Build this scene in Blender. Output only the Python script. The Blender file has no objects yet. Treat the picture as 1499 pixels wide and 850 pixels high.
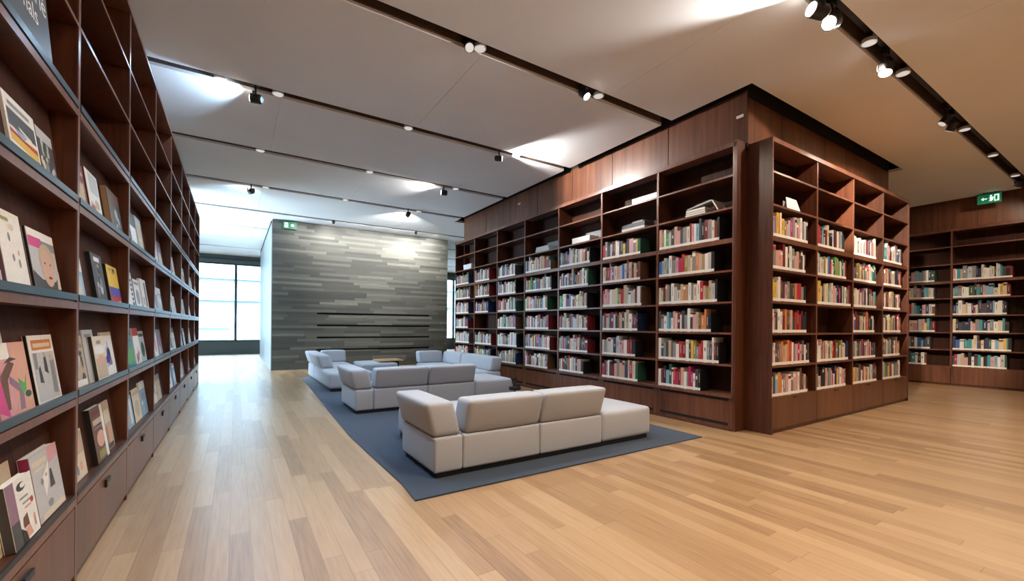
import bpy, bmesh, math, random
from mathutils import Vector, Matrix
R = random.Random(11)
scene = bpy.context.scene
COL = scene.collection

# ------------------------------------------------------------------ materials
def new_mat(name):
    m = bpy.data.materials.new(name); m.use_nodes = True
    nt = m.node_tree; nt.nodes.clear()
    out = nt.nodes.new('ShaderNodeOutputMaterial')
    b = nt.nodes.new('ShaderNodeBsdfPrincipled')
    nt.links.new(b.outputs[0], out.inputs[0])
    return m, nt, b

def N(nt, typ, **kw):
    n = nt.nodes.new(typ)
    for k, v in kw.items():
        setattr(n, k, v)
    return n

def mth(nt, op, a, b=None, c=None):
    n = nt.nodes.new('ShaderNodeMath'); n.operation = op
    for i, v in enumerate((a, b, c)):
        if v is None: continue
        if isinstance(v, (int, float)): n.inputs[i].default_value = v
        else: nt.links.new(v, n.inputs[i])
    return n.outputs[0]

def ramp(nt, fac, stops, interp='LINEAR'):
    r = nt.nodes.new('ShaderNodeValToRGB'); r.color_ramp.interpolation = interp
    el = r.color_ramp.elements
    while len(el) < len(stops): el.new(0.5)
    for e, (p, c) in zip(el, stops):
        e.position = p; e.color = (*c, 1)
    nt.links.new(fac, r.inputs[0])
    return r.outputs[0]

def plain(name, col, rough=0.6, metal=0.0, var=0.06, scale=40, spec=0.5):
    """flat colour with a faint mottling, so that it stays a procedural material"""
    m, nt, b = new_mat(name)
    g = N(nt, 'ShaderNodeNewGeometry')
    n = N(nt, 'ShaderNodeTexNoise'); n.inputs['Scale'].default_value = scale
    nt.links.new(g.outputs['Position'], n.inputs['Vector'])
    lo = tuple(max(0, c * (1 - var)) for c in col); hi = tuple(min(1, c * (1 + var)) for c in col)
    nt.links.new(ramp(nt, n.outputs['Fac'], [(0.3, lo), (0.7, hi)]), b.inputs['Base Color'])
    b.inputs['Roughness'].default_value = rough; b.inputs['Metallic'].default_value = metal
    b.inputs['Specular IOR Level'].default_value = spec
    return m

def wood(name, dark, light, rough=0.35, stretch=(34, 34, 1.6), spec=0.5):
    m, nt, b = new_mat(name)
    g = N(nt, 'ShaderNodeNewGeometry')
    mp = N(nt, 'ShaderNodeMapping'); mp.inputs['Scale'].default_value = stretch
    nt.links.new(g.outputs['Position'], mp.inputs['Vector'])
    n = N(nt, 'ShaderNodeTexNoise'); n.inputs['Scale'].default_value = 1; n.inputs['Detail'].default_value = 5
    n.inputs['Distortion'].default_value = 0.6
    nt.links.new(mp.outputs[0], n.inputs['Vector'])
    mp2 = N(nt, 'ShaderNodeMapping'); mp2.inputs['Scale'].default_value = tuple(s * 0.12 for s in stretch)
    nt.links.new(g.outputs['Position'], mp2.inputs['Vector'])
    n2 = N(nt, 'ShaderNodeTexNoise'); n2.inputs['Scale'].default_value = 1
    nt.links.new(mp2.outputs[0], n2.inputs['Vector'])
    f = mth(nt, 'ADD', mth(nt, 'MULTIPLY', n.outputs['Fac'], 0.55), mth(nt, 'MULTIPLY', n2.outputs['Fac'], 0.45))
    nt.links.new(ramp(nt, f, [(0.33, dark), (0.66, light)]), b.inputs['Base Color'])
    b.inputs['Roughness'].default_value = rough
    b.inputs['Specular IOR Level'].default_value = spec
    return m

def strips(name, ax_len, ax_row, length, width, stops, rough, gap=0.012, gapcol=0.55, grain=True, spec=0.5, bump=0.0, mixes=(.62, .38), coat=0.0):
    """boards or stone courses laid along axis ax_len, rows counted along ax_row, each piece with its own tone"""
    m, nt, b = new_mat(name)
    g = N(nt, 'ShaderNodeNewGeometry'); s = N(nt, 'ShaderNodeSeparateXYZ')
    nt.links.new(g.outputs['Position'], s.inputs[0])
    L, W = s.outputs[ax_len], s.outputs[ax_row]
    w = mth(nt, 'DIVIDE', mth(nt, 'ADD', W, 50), width)
    row = mth(nt, 'FLOOR', w)
    wn = N(nt, 'ShaderNodeTexWhiteNoise', noise_dimensions='1D'); nt.links.new(row, wn.inputs['W'])
    off = mth(nt, 'MULTIPLY', wn.outputs['Value'], 17.3)
    l = mth(nt, 'ADD', mth(nt, 'DIVIDE', mth(nt, 'ADD', L, 50), length), off)
    colm = mth(nt, 'FLOOR', l)
    cb = N(nt, 'ShaderNodeCombineXYZ'); nt.links.new(row, cb.inputs[0]); nt.links.new(colm, cb.inputs[1])
    wn2 = N(nt, 'ShaderNodeTexWhiteNoise', noise_dimensions='2D'); nt.links.new(cb.outputs[0], wn2.inputs['Vector'])
    fac = wn2.outputs['Value']
    if grain:
        mp = N(nt, 'ShaderNodeMapping'); sc = [60, 60, 60]; sc[ax_len] = 3.0; mp.inputs['Scale'].default_value = sc
        nt.links.new(g.outputs['Position'], mp.inputs['Vector'])
        n = N(nt, 'ShaderNodeTexNoise'); n.inputs['Scale'].default_value = 1; n.inputs['Detail'].default_value = 4
        nt.links.new(mp.outputs[0], n.inputs['Vector'])
        fac = mth(nt, 'ADD', mth(nt, 'MULTIPLY', fac, mixes[0]), mth(nt, 'MULTIPLY', n.outputs['Fac'], mixes[1]))
    col = ramp(nt, fac, stops)
    fw = mth(nt, 'FRACT', w); fl = mth(nt, 'FRACT', l)
    ew = mth(nt, 'LESS_THAN', fw, gap / width * 0.25 if gap else 0)
    el = mth(nt, 'LESS_THAN', fl, gap / length * 0.35 if gap else 0)
    e = mth(nt, 'MAXIMUM', ew, el)
    mx = N(nt, 'ShaderNodeMix', data_type='RGBA', blend_type='MULTIPLY')
    nt.links.new(e, mx.inputs['Factor']); nt.links.new(col, mx.inputs['A'])
    mx.inputs['B'].default_value = (gapcol, gapcol, gapcol, 1)
    nt.links.new(mx.outputs['Result'], b.inputs['Base Color'])
    b.inputs['Roughness'].default_value = rough
    b.inputs['Specular IOR Level'].default_value = spec
    if coat: b.inputs['Coat Weight'].default_value = coat; b.inputs['Coat Roughness'].default_value = 0.22
    if bump:
        bp = N(nt, 'ShaderNodeBump'); bp.inputs['Strength'].default_value = bump; bp.inputs['Distance'].default_value = 0.01
        nt.links.new(fac, bp.inputs['Height']); nt.links.new(bp.outputs[0], b.inputs['Normal'])
    return m

def fabric(name, col, scale=420, bump=0.25, rough=0.95):
    m, nt, b = new_mat(name)
    g = N(nt, 'ShaderNodeNewGeometry')
    n = N(nt, 'ShaderNodeTexNoise'); n.inputs['Scale'].default_value = scale; n.inputs['Detail'].default_value = 3
    nt.links.new(g.outputs['Position'], n.inputs['Vector'])
    lo = tuple(c * 0.86 for c in col); hi = tuple(min(1, c * 1.12) for c in col)
    nt.links.new(ramp(nt, n.outputs['Fac'], [(0.3, lo), (0.7, hi)]), b.inputs['Base Color'])
    b.inputs['Roughness'].default_value = rough
    b.inputs['Sheen Weight'].default_value = 0.25
    b.inputs['Specular IOR Level'].default_value = 0.2
    bp = N(nt, 'ShaderNodeBump'); bp.inputs['Strength'].default_value = bump; bp.inputs['Distance'].default_value = 0.002
    nt.links.new(n.outputs['Fac'], bp.inputs['Height']); nt.links.new(bp.outputs[0], b.inputs['Normal'])
    return m

def emit(name, col, strength):
    m, nt, b = new_mat(name)
    b.inputs['Base Color'].default_value = (*[c * .35 for c in col], 1)
    b.inputs['Emission Color'].default_value = (*col, 1); b.inputs['Emission Strength'].default_value = strength
    return m

def glass(name):
    m = bpy.data.materials.new(name); m.use_nodes = True
    nt = m.node_tree; nt.nodes.clear()
    out = N(nt, 'ShaderNodeOutputMaterial'); mix = N(nt, 'ShaderNodeMixShader')
    tr = N(nt, 'ShaderNodeBsdfTransparent'); tr.inputs[0].default_value = (0.93, 0.97, 0.98, 1)
    gl = N(nt, 'ShaderNodeBsdfGlossy'); gl.inputs['Roughness'].default_value = 0.02
    fr = N(nt, 'ShaderNodeFresnel'); fr.inputs[0].default_value = 1.2
    nt.links.new(fr.outputs[0], mix.inputs[0]); nt.links.new(tr.outputs[0], mix.inputs[1]); nt.links.new(gl.outputs[0], mix.inputs[2])
    nt.links.new(mix.outputs[0], out.inputs[0])
    return m

M = {}
M['walnut'] = wood('walnut', (0.034, 0.0095, 0.0045), (0.115, 0.035, 0.015), 0.36)
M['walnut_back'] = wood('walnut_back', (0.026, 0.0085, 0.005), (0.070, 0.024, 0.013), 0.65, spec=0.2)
M['walnut_edge'] = wood('walnut_edge', (0.085, 0.032, 0.019), (0.20, 0.085, 0.052), 0.30)
M['walnut_panel'] = wood('walnut_panel', (0.062, 0.020, 0.010), (0.20, 0.078, 0.040), 0.36, (14, 14, 0.8))
M['drawer_face'] = wood('drawer_face', (0.075, 0.025, 0.010), (0.165, 0.062, 0.028), 0.32, (20, 20, 1.2))
M['floor'] = strips('oak_floor', 1, 0, 1.5, 0.105,
                    [(0.10, (0.17, 0.088, 0.040)), (0.34, (0.29, 0.168, 0.080)), (0.55, (0.365, 0.225, 0.113)), (0.9, (0.46, 0.31, 0.175))], 0.36, gap=0.012, gapcol=0.6, spec=0.9, mixes=(.45, .55), coat=0.45)
M['stone'] = strips('slate_courses', 0, 2, 1.05, 0.075,
                    [(0.15, (0.040, 0.042, 0.038)), (0.5, (0.072, 0.075, 0.065)), (0.75, (0.115, 0.116, 0.100)), (0.95, (0.22, 0.215, 0.185))], 0.6, gap=0.008, gapcol=0.5, bump=0.4)
M['stone_side'] = plain('pale_stone', (0.20, 0.225, 0.24), 0.45, var=0.1, scale=3)
M['ceiling'] = plain('ceiling_paint', (0.825, 0.84, 0.87), 0.7, var=0.015, scale=1.5)
M['void'] = plain('void_black', (0.006, 0.005, 0.005), 0.9)
M['wall'] = plain('wall_paint', (0.50, 0.46, 0.42), 0.8, var=0.02, scale=2)
M['channel'] = plain('channel_brown', (0.13, 0.095, 0.075), 0.5, 0.2)
M['black'] = plain('black_metal', (0.012, 0.012, 0.013), 0.42)
M['dark_gap'] = plain('dark_gap', (0.006, 0.004, 0.003), 0.9)
M['rail'] = plain('ledge_metal', (0.055, 0.095, 0.125), 0.28, 0.3)  # blue of the reflected daylight is put into the ledge colour
M['silver'] = plain('silver', (0.75, 0.74, 0.72), 0.35, 0.2)
M['sofa'] = fabric('sofa_fabric', (0.385, 0.40, 0.44))
M['rug'] = fabric('rug_pile', (0.018, 0.036, 0.066), 160, 0.9)  # base made bluer to stand for the daylight sheen on the pile
M['frame'] = plain('window_frame', (0.05, 0.08, 0.092), 0.45, 0.3)
M['sill'] = plain('window_sill', (0.10, 0.145, 0.16), 0.4)
M['glass'] = glass('window_glass')
M['label'] = plain('spine_label_paper', (0.80, 0.77, 0.72), 0.6, var=0.02)
M['pages'] = plain('pages', (0.74, 0.68, 0.57), 0.8, var=0.08, scale=300)
M['paper'] = plain('white_paper', (0.82, 0.81, 0.79), 0.6, var=0.02)
M['green'] = emit('exit_green', (0.01, 0.35, 0.15), 0.12)
M['exit_white'] = emit('exit_white', (0.65, 1.0, 0.85), 0.7)
M['lens'] = emit('lamp_lens', (1.0, 0.93, 0.82), 14)
M['lens_hot'] = emit('lamp_lens_hot', (1.0, 0.95, 0.88), 120)
M['lens_dim'] = emit('lamp_lens_dim', (1.0, 0.96, 0.90), 0.35)
M['bevel'] = plain('ceiling_edge', (0.55, 0.50, 0.45), 0.5)
M['terrace'] = plain('terrace_paving', (0.16, 0.175, 0.18), 0.8, scale=2)
M['facade'] = plain('facade_pale', (0.27, 0.29, 0.31), 0.8, scale=1)
M['facade_band'] = plain('facade_band', (0.17, 0.22, 0.25), 0.7, scale=1)
M['oak'] = wood('oak_top', (0.40, 0.24, 0.11), (0.58, 0.38, 0.20), 0.4, (2, 40, 40))

PAL = {
    'white': (0.72, 0.70, 0.66), 'cream': (0.62, 0.53, 0.39), 'beige': (0.46, 0.36, 0.25), 'tan': (0.36, 0.23, 0.13),
    'brown': (0.13, 0.065, 0.035), 'black': (0.014, 0.013, 0.014), 'charcoal': (0.055, 0.055, 0.060), 'grey': (0.22, 0.22, 0.225),
    'pale grey': (0.46, 0.46, 0.47), 'red': (0.42, 0.028, 0.030), 'dark red': (0.17, 0.018, 0.022), 'crimson': (0.36, 0.03, 0.10),
    'pink': (0.58, 0.30, 0.31), 'orange': (0.58, 0.20, 0.055), 'yellow': (0.65, 0.42, 0.06), 'olive': (0.26, 0.23, 0.07),
    'green': (0.09, 0.34, 0.08), 'dark green': (0.025, 0.085, 0.05), 'teal': (0.04, 0.26, 0.30), 'light blue': (0.22, 0.38, 0.50),
    'blue': (0.045, 0.12, 0.33), 'navy': (0.02, 0.03, 0.085), 'mauve': (0.24, 0.14, 0.20), 'lilac': (0.42, 0.36, 0.50),
    'skin': (0.56, 0.36, 0.27), 'magenta': (0.55, 0.06, 0.22), 'salmon': (0.60, 0.33, 0.24), 'royal blue': (0.06, 0.06, 0.30),
}
for k, c in PAL.items():
    M['bk_' + k] = plain('cover_' + k.replace(' ', '_'), c, 0.42, var=0.05, scale=60)
WEIGHTED = (['white'] * 11 + ['cream'] * 9 + ['beige'] * 6 + ['tan'] * 2 + ['brown'] * 3 + ['black'] * 6 + ['charcoal'] * 6 + ['grey'] * 6 +
            ['pale grey'] * 6 + ['red'] * 4 + ['dark red'] * 5 + ['crimson'] * 2 + ['pink'] * 4 + ['orange'] * 2 + ['yellow'] + ['olive'] * 2 +
            ['green'] + ['dark green'] * 3 + ['teal'] * 1 + ['light blue'] * 1 + ['blue'] * 1 + ['navy'] * 3 + ['mauve'] * 2 + ['salmon'] * 3)
COOL = (['white'] * 10 + ['pale grey'] * 5 + ['teal'] * 5 + ['light blue'] * 5 + ['blue'] * 4 + ['navy'] * 6 + ['cream'] * 6 + ['dark green'] * 4 +
        ['black'] * 5 + ['red'] * 2 + ['pink'] * 4 + ['charcoal'] * 4 + ['grey'] * 4 + ['beige'] * 5 + ['yellow'] * 1 + ['crimson'] * 1)

# ------------------------------------------------------------------ mesh helpers
class MB:
    def __init__(s): s.v = []; s.f = []; s.m = []; s.mats = []; s.smooth = []
    def mi(s, mat):
        if mat not in s.mats: s.mats.append(mat)
        return s.mats.index(mat)
    def add(s, verts, faces, mat, smooth=False):
        o = len(s.v); s.v.extend(verts); i = s.mi(mat)
        for f in faces: s.f.append(tuple(o + k for k in f)); s.m.append(i); s.smooth.append(smooth)
    def box(s, x0, x1, y0, y1, z0, z1, mat, tf=None):
        vs = [(x0, y0, z0), (x1, y0, z0), (x1, y1, z0), (x0, y1, z0), (x0, y0, z1), (x1, y0, z1), (x1, y1, z1), (x0, y1, z1)]
        if tf: vs = [tuple(tf @ Vector(v)) for v in vs]
        s.add(vs, [(3, 2, 1, 0), (4, 5, 6, 7), (0, 1, 5, 4), (1, 2, 6, 5), (2, 3, 7, 6), (3, 0, 4, 7)], mat)
        return s
    def quad(s, pts, mat): s.add(pts, [tuple(range(len(pts)))], mat); return s
    def prism(s, prof, y0, y1, mat, tf=None):
        """profile (x,z) counter-clockwise, extruded along y"""
        n = len(prof)
        vs = [(p[0], y0, p[1]) for p in prof] + [(p[0], y1, p[1]) for p in prof]
        if tf: vs = [tuple(tf @ Vector(v)) for v in vs]
        fs = [tuple(range(n)), tuple(range(2 * n - 1, n - 1, -1))] + [(i, i + n, (i + 1) % n + n, (i + 1) % n) for i in range(n)]
        s.add(vs, fs, mat); return s
    def cyl(s, p0, p1, r0, mat, r1=None, seg=20, caps=True, capmat=None):
        p0, p1 = Vector(p0), Vector(p1); r1 = r0 if r1 is None else r1
        d = (p1 - p0).normalized(); a = d.orthogonal().normalized(); b = d.cross(a)
        ring = lambda p, r: [tuple(p + (a * math.cos(t) + b * math.sin(t)) * r) for t in [2 * math.pi * k / seg for k in range(seg)]]
        vs = ring(p0, r0) + ring(p1, r1)
        s.add(vs, [(i, (i + 1) % seg, (i + 1) % seg + seg, i + seg) for i in range(seg)], mat, True)
        if caps:
            s.add(vs[:seg], [tuple(range(seg - 1, -1, -1))], mat)
            s.add(vs[seg:], [tuple(range(seg))], capmat or mat)
        return s
    def build(s, name, parent=None, loc=None):
        me = bpy.data.meshes.new(name); me.from_pydata(s.v, [], s.f)
        for m in s.mats: me.materials.append(M[m])
        me.polygons.foreach_set('material_index', s.m); me.polygons.foreach_set('use_smooth', s.smooth)
        me.update()
        o = bpy.data.objects.new(name, me); COL.objects.link(o)
        if parent: o.parent = parent
        if loc: o.location = loc
        return o

def tag(o, label, cat, group=None):
    o['label'] = label; o['category'] = cat
    if group: o['group'] = group
    return o
def struct(mb, name, parent=None):
    o = mb.build(name, parent)
    if not parent: o['kind'] = 'structure'
    return o
def empty(name, loc, label, cat, group=None):
    o = bpy.data.objects.new(name, None); o.location = loc; o.empty_display_size = 0.1; COL.objects.link(o)
    return tag(o, label, cat, group)

def soft_box(mb, x0, x1, y0, y1, z0, z1, r, mat, puff=0.0, lean=(0, 0), n=9, top_in=0.0):
    """rounded, slightly puffed upholstery block; lean shifts the top in x / y"""
    hx, hy, hz = (x1 - x0) / 2, (y1 - y0) / 2, (z1 - z0) / 2
    r = min(r, hx * .95, hy * .95, hz * .95)
    def cuts(h):
        e = [-h, -h + r * .35, -h + r * .75, -h + r * 1.25]
        mid = [-h + r * 1.25 + (2 * h - 2.5 * r) * k / (n - 5) for k in range(1, n - 5)] if 2 * h > 2.6 * r else []
        return e + mid + [-q for q in reversed(e)]
    cx, cy, cz = (x0 + x1) / 2, (y0 + y1) / 2, (z0 + z1) / 2
    C = (cuts(hx), cuts(hy), cuts(hz)); H = (hx, hy, hz)
    vid = {}; verts = []; faces = []
    def pt(p):
        k = tuple(round(q, 6) for q in p)
        if k in vid: return vid[k]
        q = [max(-(H[i] - r), min(H[i] - r, p[i])) for i in range(3)]
        d = Vector([p[i] - q[i] for i in range(3)])
        d = d.normalized() * r if d.length > 1e-9 else d
        w = [q[i] + d[i] for i in range(3)]
        u = [w[i] / H[i] for i in range(3)]
        f = [max(0, 1 - abs(t) ** 3) for t in u]
        g = [f[1] * f[2], f[0] * f[2], f[0] * f[1]]
        w = [w[i] + puff * g[i] * u[i] for i in range(3)]
        t = (w[2] + hz) / (2 * hz)
        w[0] += lean[0] * t; w[1] += lean[1] * t
        w[0] *= 1
        vid[k] = len(verts); verts.append((w[0] + cx, w[1] + cy, w[2] + cz)); return vid[k]
    for ax in range(3):
        a, b = (ax + 1) % 3, (ax + 2) % 3
        for sg in (-1, 1):
            for i in range(len(C[a]) - 1):
                for j in range(len(C[b]) - 1):
                    q = []
                    for (ii, jj) in ((i, j), (i + 1, j), (i + 1, j + 1), (i, j + 1)):
                        p = [0, 0, 0]; p[ax] = sg * H[ax]; p[a] = C[a][ii]; p[b] = C[b][jj]; q.append(pt(p))
                    faces.append(tuple(q) if sg > 0 else tuple(reversed(q)))
    mb.add(verts, faces, mat, True); return mb

ORD = ['first', 'second', 'third', 'fourth', 'fifth', 'sixth', 'seventh', 'eighth', 'ninth', 'tenth', 'eleventh', 'twelfth', 'thirteenth',
       'fourteenth', 'fifteenth', 'sixteenth', 'seventeenth', 'eighteenth', 'nineteenth', 'twentieth', 'twenty-first', 'twenty-second',
       'twenty-third', 'twenty-fourth', 'twenty-fifth', 'twenty-sixth', 'twenty-seventh', 'twenty-eighth', 'twenty-ninth', 'thirtieth']
ROWN = ['top', 'second', 'third', 'fourth', 'fifth', 'bottom']

# ------------------------------------------------------------------ camera
H = 1.25; F_PX = 633.0; PHI = math.atan2(405.5, 633.0); ROLL = math.radians(0.45)
Rt = Vector((math.cos(PHI), -math.sin(PHI), 0)); Fw = Vector((math.sin(PHI), math.cos(PHI), 0)); Up = Vector((0, 0, 1))
r2 = Rt * math.cos(ROLL) + Up * math.sin(ROLL); u2 = -Rt * math.sin(ROLL) + Up * math.cos(ROLL)
cam = bpy.data.cameras.new('camera'); co = bpy.data.objects.new('camera', cam); COL.objects.link(co)
mw = Matrix((r2, u2, -Fw)).transposed().to_4x4(); mw.translation = (0, 0, H); co.matrix_world = mw
cam.sensor_width = 36; cam.lens = F_PX / 1499 * 36; cam.shift_y = (477.2 - 425) / 1499
cam.clip_start = 0.02; cam.clip_end = 300
scene.camera = co

# ------------------------------------------------------------------ the setting
CZ = 4.10
TRY = [-2.60, -0.43, 1.72, 3.93, 6.08, 8.22, 10.36, 12.62, 14.90, 17.0, 19.1]   # slots for the light tracks
YN, YF, XL, XR = -5.0, 21.6, -1.10, 14.0
HW = 0.085
struct(MB().box(-3.6, XR, YN, 22.0, -0.08, 0, 'floor'), 'floor')
cl = MB()
edges = [YN] + [v for t in TRY for v in (t - HW, t + HW)] + [YF]
BX0, BX1, BY0, BY1 = 5.05, 10.02, 2.745, 10.85       # the hole the bookcase block rises through
def panel(x0, x1, y0, y1, seams):
    xs = [x0] + [s for s in seams if x0 + .05 < s < x1 - .05] + [x1]
    for a, b in zip(xs, xs[1:]):
        cl.box(a + 0.002, b - 0.002, y0, y1, CZ, CZ + 0.05, 'ceiling')
for i in range(0, len(edges), 2):
    y0, y1 = edges[i], edges[i + 1]
    k = i // 2
    sm = [0.47 + 3.4 * j for j in range(-1, 5)] if k % 2 else [2.17 + 3.4 * j for j in range(-1, 5)]
    x0 = -3.6 if y0 > 11 else XL
    x1 = 13.28
    pieces = [(y0, min(y1, BY0)), (max(y0, BY0), min(y1, BY1)), (max(y0, BY1), y1)]
    for j, (a, b) in enumerate(pieces):
        if b - a < 0.02: continue
        if j == 1:
            panel(x0, BX0, a, b, sm); panel(BX1, x1, a, b, sm)
        else:
            panel(x0, x1, a, b, sm)
ceil = struct(cl, 'ceiling')
struct(MB().box(-3.7, XR + .1, YN - .1, YF + .3, 4.34, 4.40, 'void'), 'trim_1')       # dark soffit above the ceiling panels
struct(MB().box(XL - .1, XL, YN, 11.45, 0, 4.34, 'wall'), 'wall_left')
struct(MB().box(-3.6, XL - .1, 11.35, 11.45, 0, 4.34, 'wall'), 'wall_return')
struct(MB().box(XL - .1, XR, YN - .1, YN, 0, 4.34, 'wall'), 'wall_near')
struct(MB().box(XR, XR + .1, YN - .1, 22.0, 0, 4.34, 'wall'), 'wall_right')

# core of the bookcase block with its panelled fascia
core = MB()
FX, FY = 5.238, 2.897
core.box(5.42, 9.84, 2.985, 10.60, 0, 3.44, 'walnut_back')
core.box(FX + .012, 9.845, FY + .012, 10.61, 3.44, 4.33, 'dark_gap')
ys = [FY + .0, 4.04, 5.14, 6.14, 7.24, 8.30, 9.40, 10.61]
for a, b in zip(ys, ys[1:]): core.box(FX, FX + .012, a + .006, b - .006, 3.505, 4.15, 'walnut_panel')
xs = [FX + .012, 6.06, 7.32, 8.60, 9.845]
for a, b in zip(xs, xs[1:]): core.box(a + .003, b - .003, FY, FY + .012, 3.505, 4.06, 'walnut_panel')
for a, b in zip(ys, ys[1:]): core.box(9.845, 9.857, a + .003, b - .003, 3.505, 4.33, 'walnut_panel')
core.box(9.84, 9.86, 2.99, 10.61, 0.0, 3.505, 'walnut_panel')
core.box(FX, 9.86, 10.61, 10.63, 0.0, 4.33, 'walnut_panel')
struct(core, 'wall_core')
# wall behind the right hand shelves
wb = MB()
wb.box(13.86, 13.9, -1.0, 8.0, 0, 4.34, 'walnut_back')
yy = [-1.0 + 1.15 * k for k in range(9)]
for a, b in zip(yy, yy[1:]): wb.box(13.50, 13.86, a + .003, b - .003, 3.505, 4.34, 'walnut_panel')
struct(wb, 'wall_back')

# stone clad block
SX0, SX1, SY0, SY1 = 0.815, 5.95, 13.30, 19.4
st = MB()
SL = [(1.57, .05), (1.23, .05), (0.885, .05), (0.535, .05)]
A, B = 1.955, 5.33
st.box(SX0 + .02, SX1, SY0 + .07, SY1, 0, 4.085, 'stone')
st.box(SX0, SX0 + .02, SY0 + .0, SY1, 0, 3.99, 'stone_side')
st.box(SX0 + .02, A, SY0, SY0 + .07, 0, 4.085, 'stone'); st.box(B, SX1, SY0, SY0 + .07, 0, 4.085, 'stone')
zc = 0
for z, h in reversed(SL):
    st.box(A, B, SY0, SY0 + .07, zc, z - h / 2, 'stone'); zc = z + h / 2
st.box(A, B, SY0, SY0 + .07, zc, 4.085, 'stone')
for z, h in SL: st.box(A, B, SY0 + .062, SY0 + .069, z - h / 2, z + h / 2, 'dark_gap')
st.box(SX0 - .001, SX0 + .02, SY0 + .25, SY1, 3.99, 4.085, 'dark_gap')
struct(st, 'wall_stone')

# far glazing
def glazing(name, axis, pos, a0, a1, step, first, z0, z1):
    """window wall: axis 'x' runs along x at y=pos; axis 'y' runs along y at x=pos"""
    fr = MB()
    def bx(p0, p1, q0, q1, z0_, z1_, mat, mb=fr):
        if axis == 'x': mb.box(p0, p1, pos + q0, pos + q1, z0_, z1_, mat)
        else: mb.box(pos + q0, pos + q1, p0, p1, z0_, z1_, mat)
    bx(a0, a1, -.05, .05, z0 - .06, z0, 'frame'); bx(a0, a1, -.05, .05, z1, z1 + .06, 'frame')
    p = first; ms = []
    while p < a1:
        if p > a0: ms.append(p)
        p += step
    for p in ms: bx(p - .045, p + .045, -.06, .06, z0, z1, 'frame')
    o = fr.build(name); o['kind'] = 'structure'
    gl = MB(); bx(a0, a1, -.006, .006, z0, z1, 'glass', gl); gl.build('pane', o)
    si = MB(); bx(a0, a1, -.08, .10, 0, z0 - .06, 'sill', si); si.build('sill_panel', o)
    hd = MB(); bx(a0, a1, -.12, .10, z1 + .06, 4.34, 'sill', hd)
    bx(a0, a1, -.20, -.12, z1 + .20, z1 + .26, 'frame', hd); hd.build('head_panel', o)
glazing('window_1', 'x', YF, -3.6, XR, 2.0, 0.02, 0.58, 3.72)
glazing('window_2', 'y', -3.6, 11.5, 16.0, 2.0, 13.4, 0.25, 3.72)
struct(MB().box(-3.7, -3.5, 16.0, YF - .1, 0, 4.34, 'wall'), 'wall_far_left')

# outside: terrace, a pale building with balconies
struct(MB().box(-40, 60, 22.1, 70, -0.3, -0.05, 'terrace'), 'terrace_ground')
fc = MB(); fc.box(-30, 50, 44, 50, -.05, 14, 'facade')
for z in (3.2, 5.0, 8.4): fc.box(-30, 50, 43.2, 44, z, z + .5, 'facade_band')
for x in range(-28, 50, 6): fc.box(x, x + 2.2, 43.9, 44.0, 0.5, 2.6, 'facade_band')
tag(fc.build('street_building'), 'pale building with grey balcony bands outside the far window', 'building')
pt = MB()
pt.box(-3.2, -0.3, 30, 31.2, -.05, 1.0, 'facade_band')
pt.box(-3.3, -0.2, 29.9, 31.3, 1.0, 1.08, 'facade')
tag(pt.build('terrace_planter'), 'low grey-blue box standing on the terrace beyond the far window', 'planter')

# ------------------------------------------------------------------ shelving
LZ = [0.42, 0.79, 1.18, 1.56, 1.945, 2.33, 2.71, 3.10, 3.49]     # shelf lines of the book bays
def frame_tf(kind, a):
    """local frame of a bay: u along the shelf (left to right seen from the front), d depth behind the front, z up"""
    if kind == 'long':  return lambda u, d, z: (5.065 + d, a - u, z)      # front faces -x, left end at larger y
    if kind == 'back':  return lambda u, d, z: (13.50 + d, a - u, z)
    if kind == 'front': return lambda u, d, z: (a + u, 2.637 + d, z)      # front faces -y
    if kind == 'left':  return lambda u, d, z: (-0.637 - d, a + u, z)     # front faces +x
def lbox(mb, T, u0, u1, d0, d1, z0, z1, mat):
    p, q = T(u0, d0, z0), T(u1, d1, z1)
    mb.box(min(p[0], q[0]), max(p[0], q[0]), min(p[1], q[1]), max(p[1], q[1]), z0, z1, mat)

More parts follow.
